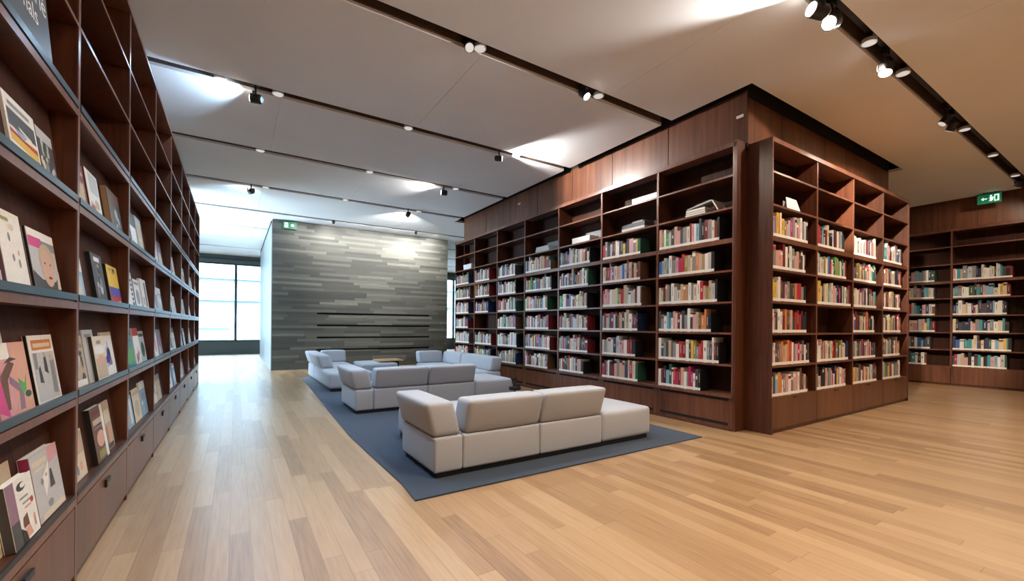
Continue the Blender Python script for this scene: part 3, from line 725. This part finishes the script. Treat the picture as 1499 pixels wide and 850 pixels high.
mg(3.02, 3.20, 2, .25, .010, 'light blue', [(.1, .1, .8, .5, 'pale grey'), (.0, .6, 1, .95, 'white'), ('poly', [(.3, .05), (.6, .05), (.5, .6), (.35, .6)], 'cream')], 'pale blue cover at the left end of the middle shelf, second bay')
mg(3.37, 3.61, 2, .285, .022, 'charcoal', [(.25, .84, .75, .93, 'white')] + blobs(14, .2, .85, .1, .75, ['grey', 'pale grey', 'dark green', 'black', 'mauve'], rr, .14), 'dark cover with a small white title block, beside the yellow blue and red one', spine='black')
mg(3.71, 4.00, 2, .255, .022, 'yellow', [(0, .0, 1, .21, 'red'), (0, .21, 1, .44, 'royal blue'), (.15, .86, .4, .92, 'olive'), (.5, .84, .75, .94, 'charcoal'), (.4, .80, .7, .83, 'olive'), (.7, .02, .9, .09, 'white')], 'yellow blue and red banded cover in the second bay', spine='black')
mg(3.01, 3.25, 1, .27, .012, 'beige', blobs(12, .15, .85, .1, .8, ['grey', 'cream', 'lilac', 'charcoal', 'brown'], rr, .15) + [(.1, .02, .9, .14, 'white')], 'mottled beige and grey cover, first on the third shelf, second bay')
mg(3.28, 3.50, 1, .30, .010, 'pale grey', [(.2, .86, .8, .92, 'grey')], 'tall pale grey magazine standing behind the faded beige cover')
mg(3.36, 3.60, 1, .26, .020, 'cream', [(.3, .82, .7, .9, 'grey'), (.05, .05, .95, .5, 'beige'), ('oval', .5, .45, .3, .12, 'salmon'), (.05, .6, .95, .78, 'white')], 'faded beige cover in front of the tall grey magazine', spine='black', fwd=.012)
mg(3.66, 3.93, 1, .28, .010, 'white', [(0, .92, 1, 1, 'beige'), ('oval', .45, .55, .20, .13, 'lilac'), ('oval', .5, .48, .15, .16, 'navy'), ('oval', .42, .36, .26, .13, 'royal blue'), ('oval', .48, .72, .06, .09, 'lilac'), ('oval', .6, .3, .12, .08, 'mauve'), ('oval', .3, .25, .1, .05, 'lilac')], 'white cover with a purple flower picture in the second bay')
mg(3.03, 3.24, 0, .25, .012, 'cream', [(.0, .5, 1, .95, 'beige'), ('oval', .3, .2, .1, .1, 'grey'), ('oval', .6, .25, .12, .1, 'salmon'), ('oval', .5, .7, .3, .12, 'salmon')], 'sand coloured cover, first on the lowest shelf, second bay')
mg(3.37, 3.64, 0, .32, .030, 'brown', [(.1, .68, .9, .78, 'beige'), (.15, .6, .8, .64, 'mauve'), ('oval', .5, .4, .3, .15, 'salmon'), (.2, .05, .8, .2, 'olive'), (.75, .0, .95, 1, 'white'), (.1, .85, .7, .93, 'dark red')], 'thick brown and red cover with a white side stripe on the lowest shelf', spine='black')
mg(3.66, 3.89, 0, .31, .010, 'beige', [(.1, .55, .9, .82, 'cream'), (.2, .1, .5, .5, 'tan'), (.55, .1, .85, .45, 'salmon'), (.1, .02, .9, .12, 'charcoal')], 'beige cover with a cream panel, last on the lowest shelf, second bay')
# --- farther bays
BAYW = {2: 'third bay', 3: 'fourth bay', 4: 'fifth bay', 5: 'sixth bay', 6: 'seventh bay', 7: 'farthest bay'}
ROWD = {3: 'upper display shelf', 2: 'middle display shelf', 1: 'third display shelf', 0: 'lowest display shelf'}
FARC = [('white', 'grey'), ('white', 'pink'), ('pale grey', 'white'), ('cream', 'tan'), ('light blue', 'white'), ('white', 'charcoal'), ('mauve', 'beige'), ('white', 'light blue'), ('beige', 'brown')]
SPEC = {(2, 3): [('dark green', 'white'), ('beige', 'pale grey')], (2, 2): [('white', 'charcoal'), ('white', 'grey')], (2, 1): [('teal', 'green'), ('white', 'red'), ('pale grey', 'dark green')], (2, 0): [('light blue', 'white'), ('cream', 'beige')],
        (3, 3): [('pale grey', 'white'), ('mauve', 'beige')], (3, 2): [('white', 'grey'), ('pale grey', 'white')], (3, 1): [('white', 'pink'), ('mauve', 'grey')], (3, 0): [('cream', 'yellow'), ('beige', 'grey')]}
for k in range(2, 8):
    for row in (3, 2, 1, 0):
        cells = SPEC.get((k, row)) or [(rr.choice(['white', 'white', 'pale grey', 'cream', 'light blue', 'beige']), rr.choice(['grey', 'charcoal', 'pink', 'light blue', 'tan'])) for _ in range(rr.choice([2, 2, 3]))]
        yb = L0 + LW * k; y = yb + max(.04, yb * .072); cells = [cells[j % len(cells)] if (k, row) in SPEC else rr.choice(FARC) for j in range(4)]
        for i, (c1, c2) in enumerate(cells):
            w = rr.uniform(.23, .29); h = rr.uniform(.24, .30); y1 = y + w
            if y1 > L0 + LW * (k + 1) - .03: break
            art = rr.choice([
                [(0, .78, 1, 1, c2)] + blobs(5, .2, .8, .15, .6, [c2, 'grey', 'cream'], rr, .16),
                [(.1, .1, .9, .6, c2), (.12, .8, .7, .9, 'charcoal')],
                [('oval', .5, .4, .32, .26, c2), (.1, .82, .9, .92, c2)],
                [(.55, .1, .8, .9, c2), (.1, .15, .4, .4, 'beige')]])
            if (k, row, i) == (2, 2, 0): art = [(.62, .08 + .13 * j, .88, .16 + .13 * j, 'black') for j in range(6)]
            mg(y, y1, row, h, rr.choice([.008, .012, .02]), c1, art, f'{c1} and {c2} magazine, {ORD[i]} from left on the {ROWD[row]}, {BAYW[k]}', spine=rr.choice(['black', c1, 'white']))
            y = y1 + rr.uniform(.012, .04)

# ------------------------------------------------------------------ rug, sofas, tables
ledge = [(1.085, 2.95), (1.11, 3.31), (1.10, 3.97), (1.088, 5.07), (1.145, 6.73), (1.185, 7.64), (1.25, 9.2), (1.30, 10.8), (1.33, 11.22)]
rg = MB(); rz = 0.012
outl = ledge + [(4.50, 11.22), (4.49, 2.975)]
n = len(outl)
rg.add([(x, y, .0005) for x, y in outl] + [(x, y, rz) for x, y in outl],
       [tuple(range(n))] + [tuple(range(2 * n - 1, n - 1, -1))] + [(i, i + n, (i + 1) % n + n, (i + 1) % n) for i in range(n)], 'rug')
tag(rg.build('rug'), 'dark slate grey rug under the sofas', 'rug')

SZ0, SZ1, SB = 0.058, 0.345, 0.635
def sofa(x, y, label, parts):
    o = empty('sofa', (x, y, rz + .001), label, 'sofa', 'grey modular sofas on the rug')
    for name, (x0, x1, y0, y1, z0, z1), r, puff, lean in parts:
        mb = MB(); soft_box(mb, x0, x1, y0, y1, z0 - rz - .001, z1 - rz - .001, r, 'sofa', puff, lean); mb.build(name, o)
    return o
def plinth(o, boxes):
    mb = MB()
    for b in boxes: mb.box(b[0], b[1], b[2], b[3], 0, .05, 'black')
    mb.build('plinth', o)
def away_sofa(ox, oy, label, w=(1.05, .79, .745), ext=False, dep=.80):
    a = .255
    x1 = w[0]; x2 = x1 + w[1]; x3 = x2 + w[2]
    P = [('arm_base', (0, a - .004, 0.0, dep, SZ0, SZ1), .018, .006, (0, 0)),
         ('seat_module', (a, x1 - .004, 0, dep, SZ0, SZ1), .018, .006, (0, 0)),
         ('seat_module', (x1 + .004, x2 - .004, 0, dep, SZ0, SZ1), .018, .006, (0, 0)),
         ('ottoman_module', (x2 + .004, x3, 0, dep, SZ0, SZ1 + .018), .035, .012, (0, 0)),
         ('arm_cushion', (-.005, a - .012, .012, dep, SZ1 + .004, SB - .005), .034, .008, (-.075, -.01)),
         ('back_cushion', (a + .022, x1 - .012, .005, .26, SZ1 + .004, SB), .032, .008, (0, -.085)),
         ('back_cushion', (x1 + .012, x2 - .010, .005, .26, SZ1 + .004, SB), .032, .008, (0, -.085))]
    if ext: P.append(('ottoman_module', (.185, x1, dep + .012, dep + .70, SZ0, SZ1 + .01), .045, .012, (0, 0)))
    o = sofa(ox, oy, label, P)
    plinth(o, [(.03, x3 - .03, .03, dep - .03)] + ([(.2, x1 - .03, dep + .03, dep + .66)] if ext else []))
    return o
away_sofa(1.352, 3.245, 'pale grey modular sofa seen from behind, nearest to the viewer', ext=True)
away_sofa(1.405, 6.19, 'pale grey modular sofa seen from behind, in the middle of the rug', w=(1.06, .80, .72), dep=.92)
# chaise group at the far left of the rug
o = sofa(1.465, 8.48, 'pale grey corner sofa at the far left, beside the stone wall', [
    ('seat_module', (0, .80, 0, 1.88, SZ0, SZ1 + .015), .05, .012, (0, 0)),
    ('seat_module', (0, .80, 1.89, 2.72, SZ0, SZ1 + .015), .04, .01, (0, 0)),
    ('arm_cushion', (-.005, .245, .90, 1.87, SZ1 + .022, SB), .038, .008, (-.085, 0)),
    ('arm_cushion', (-.005, .245, 1.89, 2.70, SZ1 + .022, SB), .038, .008, (-.085, 0)),
    ('back_cushion', (.27, .80, 2.47, 2.71, SZ1 + .022, SB), .036, .008, (0, .07))])
plinth(o, [(.03, .77, .03, 2.68)])
# corner group at the far right of the rug
o = sofa(3.66, 7.32, 'pale grey corner sofa at the far right, against the long shelf wall', [
    ('seat_module', (0, .79, 0, 1.40, SZ0, SZ1 + .015), .05, .012, (0, 0)),
    ('seat_module', (0, .79, 1.41, 2.66, SZ0, SZ1 + .015), .05, .012, (0, 0)),
    ('arm_cushion', (.545, .785, .02, 1.39, SZ1 + .022, SB), .038, .008, (.05, 0)),
    ('arm_cushion', (.545, .785, 1.42, 2.38, SZ1 + .022, SB), .038, .008, (.05, 0)),
    ('back_cushion', (0.01, .60, 2.41, 2.65, SZ1 + .022, SB), .036, .008, (0, .07))])
plinth(o, [(.03, .76, .03, 2.62)])
# pouf with a wooden tray table beside the far sofas
pf = empty('pouf', (2.42, 9.95, rz + .001), 'pale grey low pouf between the two far sofas', 'pouf')
mb = MB(); soft_box(mb, 0, .80, 0, 1.0, SZ0 - rz, .36, .05, 'sofa', .012); mb.build('cushion_block', pf)
mb = MB(); mb.box(.03, .77, .03, .97, 0, .05, 'black'); mb.build('plinth', pf)
tt = empty('side_table', (2.93, 10.1, 0), 'small side table with light wooden top reaching over the pouf', 'table')
MB().box(-.12, .46, -.02, .52, .405, .432, 'oak').build('table_top', tt)
MB().box(.335, .365, .02, .48, .035, .405, 'black').build('table_leg', tt)
MB().box(.33, .50, 0, .50, rz + .001, .034, 'black').build('table_base', tt)
# small black stand between the two near sofas
gs = empty('side_stand', (3.40, 5.22, rz + .001), 'small black stand with a hooked top between the two nearer sofas', 'stand')
MB().cyl((0, 0, 0), (0, 0, .012), .12, 'black', seg=24).build('stand_base', gs)
MB().cyl((0, 0, .012), (0, 0, .325), .012, 'black', seg=12).build('pole', gs)
MB().cyl((0, 0, .325), (0, 0, .365), .085, 'black', seg=24).build('tray', gs)
hk = MB(); pth = [(-.01, 0, .365), (.0, 0, .44), (.02, 0, .475), (-.02, 0, .492), (-.055, 0, .478)]
for p, q in zip(pth, pth[1:]): hk.cyl(p, q, .017, 'black', seg=10)
hk.box(.03, .075, -.02, .02, .366, .40, 'black'); hk.build('hook', gs)

# ------------------------------------------------------------------ ceiling tracks and lamps
TN = ['fifth behind the viewer', 'just behind the viewer', 'at the right, with the glaring lamp', 'running from the top centre to the long shelf wall', 'second, meeting the long shelf wall', 'third, across the room',
      'fourth, in front of the stone wall', 'along the top of the stone wall', 'first beyond the stone corner', 'second beyond the stone corner', 'last before the far window']
for i, y in enumerate(TRY):
    x0 = -3.55 if y > 11.4 else XL + .02
    x1 = 13.25 if (y < BY0 or y > BY1) else BX0 - .02
    t = empty('light_track', (0, y, 0), f'dark recessed ceiling light track, {TN[i]}', 'light track', 'recessed ceiling tracks')
    MB().box(x0, x1, -HW + .001, -HW + .012, CZ + .034, CZ + .20, 'channel').box(x0, x1, HW - .012, HW - .001, CZ + .034, CZ + .20, 'channel').box(x0, x1, -HW + .013, HW - .013, CZ + .19, CZ + .20, 'void').build('channel', t)
    MB().box(x0, x1, -.022, .022, CZ + .10, CZ + .145, 'black').build('rail', t)

WARM = (1.0, 0.84, 0.66); NEUT = (1.0, 0.96, 0.91); MIDW = (0.74, 0.87, 1.0); COOLW = (0.50, 0.74, 1.0)
def lamp_light(loc, d, power, ang, blend, col, size=.03):
    ld = bpy.data.lights.new('lamp', 'SPOT'); ld.energy = power; ld.color = col; ld.spot_size = math.radians(ang); ld.spot_blend = blend
    ld.shadow_soft_size = size
    lo = bpy.data.objects.new('lamp', ld); COL.objects.link(lo); lo.location = loc
    lo.rotation_euler = Vector(d).to_track_quat('-Z', 'Y').to_euler()
    return lo
def spotlight(x, y, aim, label, power=60, ang=70, col=NEUT, lens='lens', blend=.6, r=.05, drop=.10, L=.10, off=.10):
    o = empty('track_spotlight', (x, y, CZ), label, 'spotlight', 'adjustable track spotlights')
    d = Vector(aim).normalized(); c = Vector((0, 0, -drop))
    MB().box(-.05, .05, -.02, .02, .03, .0995, 'black').cyl((0, 0, .03), (0, 0, -drop * .5), .012, 'black', seg=10).build('mount', o)
    ax = d.cross(Vector((0, 0, 1)))
    ax = ax.normalized() if ax.length > .05 else Vector((1, 0, 0))
    y_ = MB(); y_.cyl(c + ax * (r + .008) + Vector((0, 0, drop * .5)), c + ax * (r + .008), .007, 'black', seg=8)
    y_.cyl(c - ax * (r + .008) + Vector((0, 0, drop * .5)), c - ax * (r + .008), .007, 'black', seg=8)
    y_.cyl(c + ax * (r + .008) + Vector((0, 0, drop * .5)), c - ax * (r + .008) + Vector((0, 0, drop * .5)), .007, 'black', seg=8); y_.build('yoke', o)
    h = MB(); h.cyl(c - d * L * .55, c + d * L * .45, r, 'black', seg=24).cyl(c - d * L * .75, c - d * L * .55, r * .7, 'black', r1=r, seg=24)
    h.build('housing', o)
    MB().cyl(c + d * (L * .45 + .0005), c + d * (L * .45 + .006), r * .86, lens, seg=24).build('lens', o)
    if power:
        lamp_light(Vector((x, y, CZ)) + c + d * (L * .45 + .02), d, power, ang, blend, col)
    return o
def disc(x, y, label, power=90, col=None, ang=140):
    if col is None: col = WARM if x > 4.6 else COOLW if (x < 1.2 and y > 0) else (MIDW if y > 5 else NEUT if y > 3 else WARM)
    o = empty('downlight', (x, y, CZ), label, 'downlight', 'round downlights in the ceiling tracks')
    MB().cyl((0, 0, .0995), (0, 0, .03), .03, 'black', seg=12).build('stem', o)
    MB().cyl((0, 0, .03), (0, 0, -.006), .062, 'silver', r1=.066, seg=28).build('rim', o)
    MB().cyl((0, 0, -.0065), (0, 0, -.010), .056, 'lens_dim', seg=28).build('diffuser', o)
    if power: lamp_light((x, y, CZ - .02), (0, 0, -1), power, ang, .8, col, .05)
    return o
T1, T2, T3, T4, T5, T6 = TRY[2:8]
# right-hand track
spotlight(4.18, T1, (-1, .42, .10), 'paired black spotlight nearest the top edge, washing the ceiling', 170, 80, NEUT, r=.062, L=.13, drop=.13)
spotlight(4.46, T1, (-1, .0, -.55), 'paired black spotlight right of the ceiling-washing one', 45, 75, NEUT, r=.062, L=.13, drop=.12)
disc(5.30, T1, 'white disc downlight between the paired spotlights and the glaring lamp', 0)
lamp_light((5.30, T1, CZ - .03), (.90, .28, -.33), 1500, 33, .35, WARM, .05)
spotlight(5.74, T1, (-.22, -.02, -.95), 'glaring spotlight shining straight towards the viewer', 60, 176, WARM, 'lens_hot', .12, r=.06, drop=.12)
disc(6.25, T1, 'small white downlight just right of the glaring lamp')
spotlight(7.80, T1, (-.3, .5, -.8), 'dark spotlight, left one of the close pair on the right-hand track', 40, 110, WARM, 'lens_dim', drop=.12)
spotlight(8.10, T1, (.2, .5, -.8), 'dark spotlight, right one of the close pair on the right-hand track', 40, 110, WARM, 'lens_dim', drop=.13)
disc(8.73, T1, 'thin white downlight just right of the dark close pair', 110)
disc(10.40, T1, 'thin white downlight midway to the right end of the right-hand track', 120)
disc(12.10, T1, 'thin white downlight near the far right wall', 110)
spotlight(12.40, T1, (.6, .5, -.8), 'dark spotlight above the right-hand exit sign', 30, 110, WARM, 'lens_dim')
disc(2.0, T1, 'unseen warm downlight added on the right-hand track to brighten the open floor', 280, WARM)  # lamp added out of view to warm the near floor
disc(.6, T1, 'unseen warm downlight added on the right-hand track above the left aisle', 60, WARM)  # also added out of view, for warm light in the aisle
# first long track
spotlight(1.97, T2, (-.1, -.6, -.75), 'small black spotlight beside the downlight at the top centre', 40, 90, NEUT, 'lens_dim', drop=.02)
disc(2.10, T2, 'round silver downlight at the top centre of the ceiling', 80)
spotlight(3.53, T2, (.25, -.55, -.7), 'lit spotlight beside a downlight near the long shelf wall', 60, 90, WARM, drop=.05)
disc(3.76, T2, 'round silver downlight beside the lit spotlight, near the long shelf wall', 80)
disc(0.42, T2, 'downlight of the first long track above the left aisle, out of frame', 110)
# second long track
disc(-.16, T3, 'white downlight close to the left shelves on the second long track', 150)
spotlight(.19, T3, (-.9, .45, .12), 'black round spotlight washing the ceiling above the left shelves', 95, 90, COOLW, r=.055, drop=.13)
disc(.43, T3, 'white downlight just right of the black round spotlight at the left', 130)
disc(2.09, T3, 'white downlight in the middle of the second long track', 110)
spotlight(3.62, T3, (.9, -.45, .0), 'black spotlight lighting the ceiling and upper panels by the long shelf wall', 270, 100, NEUT, r=.045, drop=.11)
disc(3.95, T3, 'slim downlight next to the black spotlight by the long shelf wall', 60)
# third
disc(.33, T4, 'white downlight at the left on the third track', 130)
disc(2.09, T4, 'white downlight in the middle of the third track', 80)
spotlight(3.58, T4, (-.85, .5, .08), 'black spotlight on the third track, glowing on the ceiling at its left', 70, 90, NEUT, r=.055, drop=.13)
disc(3.85, T4, 'white downlight right of the black spotlight on the third track', 60)
# fourth
spotlight(.26, T5, (-.3, .9, .05), 'black spotlight at the left in front of the stone block', 30, 110, COOLW, r=.055, drop=.13)
disc(.52, T5, 'white downlight beside the black spotlight at the left of the stone block', 60)
disc(2.10, T5, 'white downlight facing the middle of the stone wall', 60)
spotlight(3.57, T5, (.10, .93, -.24), 'spotlight facing the right part of the stone wall', 260, 95, NEUT, 'lens', r=.055, drop=.12)
disc(3.85, T5, 'white downlight right of the stone wall spotlight', 40)
spotlight(2.25, T6, (0, .62, -.78), 'tiny dark spotlight at the top edge of the stone wall, left of its middle', 30, 120, NEUT, 'lens_dim', r=.035, L=.07, drop=.05)
spotlight(4.6, T6, (0, .62, -.78), 'tiny dark spotlight at the top edge of the stone wall, right of its middle', 45, 120, NEUT, 'lens_dim', r=.035, L=.07, drop=.05)
for i_, x in enumerate((1.5, 2.2, 2.9, 3.5, 4.1, 4.7, 5.3)):     # unseen lamps added along the slot to brighten the upper stone wall
    lamp_light((x, T6 + .02, CZ - .02), (0, .62, -.78), 26 + 8 * i_, 130, 1.0, NEUT, .012)
# tracks behind the viewer carry the same downlights
for y in TRY[:2]:
    for x in (1.2, 3.6, 6.0, 8.6):
        disc(x, y, 'round downlight in the ceiling tracks behind the viewer', 150)

# ------------------------------------------------------------------ exit signs, small fittings
def exit_sign(T, label, sgn=1):
    """T maps (u right, v up, w towards viewer) to the world"""
    o = empty('exit_sign', (0, 0, 0), label, 'sign', 'green exit signs')
    def bx(mb, u0, u1, v0, v1, w0, w1, m):
        p, q = T(u0, v0, w0), T(u1, v1, w1)
        mb.box(min(p[0], q[0]), max(p[0], q[0]), min(p[1], q[1]), max(p[1], q[1]), min(p[2], q[2]), max(p[2], q[2]), m)
    def poly(mb, pts, w, m): mb.add([T(u, v, w) for u, v in pts], [tuple(range(len(pts)))], m)
    mb = MB(); bx(mb, 0, .34, 0, .19, 0, .03, 'green'); bx(mb, -.012, .352, .19, .205, -.005, .035, 'black'); mb.build('sign_box', o)
    return o, bx, poly
o, bx, poly = exit_sign(lambda u, v, w: (1.075 + u, 13.27 - w, 3.86 + v), 'green exit sign with running figure on the stone wall')
pm = MB()
poly(pm, [(.04, .03), (.13, .03), (.13, .165), (.04, .165)], .0306, 'exit_white'); poly(pm, [(.055, .10), (.115, .10), (.115, .115), (.055, .115)], .031, 'green')
poly(pm, [(.235 + .04 * math.cos(a), .10 + .04 * math.sin(a)) for a in [math.pi * 2 * k / 16 for k in range(16)]], .0306, 'exit_white')
pm.build('pictogram', o)
o, bx, poly = exit_sign(lambda u, v, w: (13.16 - w, 2.39 - u, 3.875 + v), 'green exit sign with arrow and figure by the right wall')
pm = MB()
poly(pm, [(.05, .095), (.09, .13), (.09, .105), (.14, .105), (.14, .085), (.09, .085), (.09, .06)], .0306, 'exit_white')
poly(pm, [(.24, .03), (.31, .03), (.31, .165), (.24, .165)], .0306, 'exit_white')
poly(pm, [(.195 + .018 * math.cos(a), .145 + .018 * math.sin(a)) for a in [math.pi * 2 * k / 12 for k in range(12)]], .0306, 'exit_white')
poly(pm, [(.165, .03), (.19, .05), (.20, .03), (.225, .06), (.235, .12), (.19, .125), (.16, .10), (.185, .09), (.175, .06)], .0306, 'exit_white')
poly(pm, [(.255, .05), (.285, .05), (.285, .14), (.255, .14)], .031, 'green')
pm.build('pictogram', o)
mb = MB(); mb.cyl((13.145, 2.30, 4.08), (13.145, 2.30, 4.098), .008, 'black', seg=8).cyl((13.145, 2.14, 4.08), (13.145, 2.14, 4.098), .008, 'black', seg=8); mb.build('hanger', o)
for (y, z, lab) in ((2.985, 3.855, 'tiny white fitting high on the panel at the corner of the bookcase block'), (7.90, 3.93, 'tiny white fitting high on the panels above the long shelf wall')):
    mb = MB(); soft_box(mb, 5.218, 5.2375, y - .045, y + .045, z - .018, z + .018, .006, 'paper', 0); tag(mb.build('mounted_light'), lab, 'light fitting', 'small white fittings on the panels')

# ------------------------------------------------------------------ daylight
w = bpy.data.worlds.new('sky'); scene.world = w; w.use_nodes = True
nt = w.node_tree; bg = nt.nodes['Background']
bg.inputs[0].default_value = (0.66, 0.84, 1.0, 1); bg.inputs[1].default_value = 17.0
def portal(loc, rot, sx, sy):
    l = bpy.data.lights.new('window_daylight', 'AREA'); l.shape = 'RECTANGLE'; l.size = sx; l.size_y = sy; l.cycles.is_portal = True
    o = bpy.data.objects.new('window_daylight', l); COL.objects.link(o); o.location = loc; o.rotation_euler = rot
portal(((XR - 3.6) / 2, YF - .3, 2.15), (math.radians(-90), 0, 0), XR + 3.6, 3.3)
portal((-3.45, 13.75, 2.0), (0, math.radians(-90), 0), 3.5, 4.5)

scene.view_settings.view_transform = 'Standard'
try: scene.view_settings.look = 'None'
except Exception: pass
scene.view_settings.gamma = 1; scene.view_settings.use_curve_mapping = False
scene.view_settings.exposure = 0.63
scene.cycles.use_denoising = True
scene.cycles.max_bounces = 8; scene.cycles.diffuse_bounces = 4; scene.cycles.glossy_bounces = 4
scene.cycles.sample_clamp_indirect = 6
scene.cycles.caustics_reflective = False; scene.cycles.caustics_refractive = False
print('BOOKS', count)
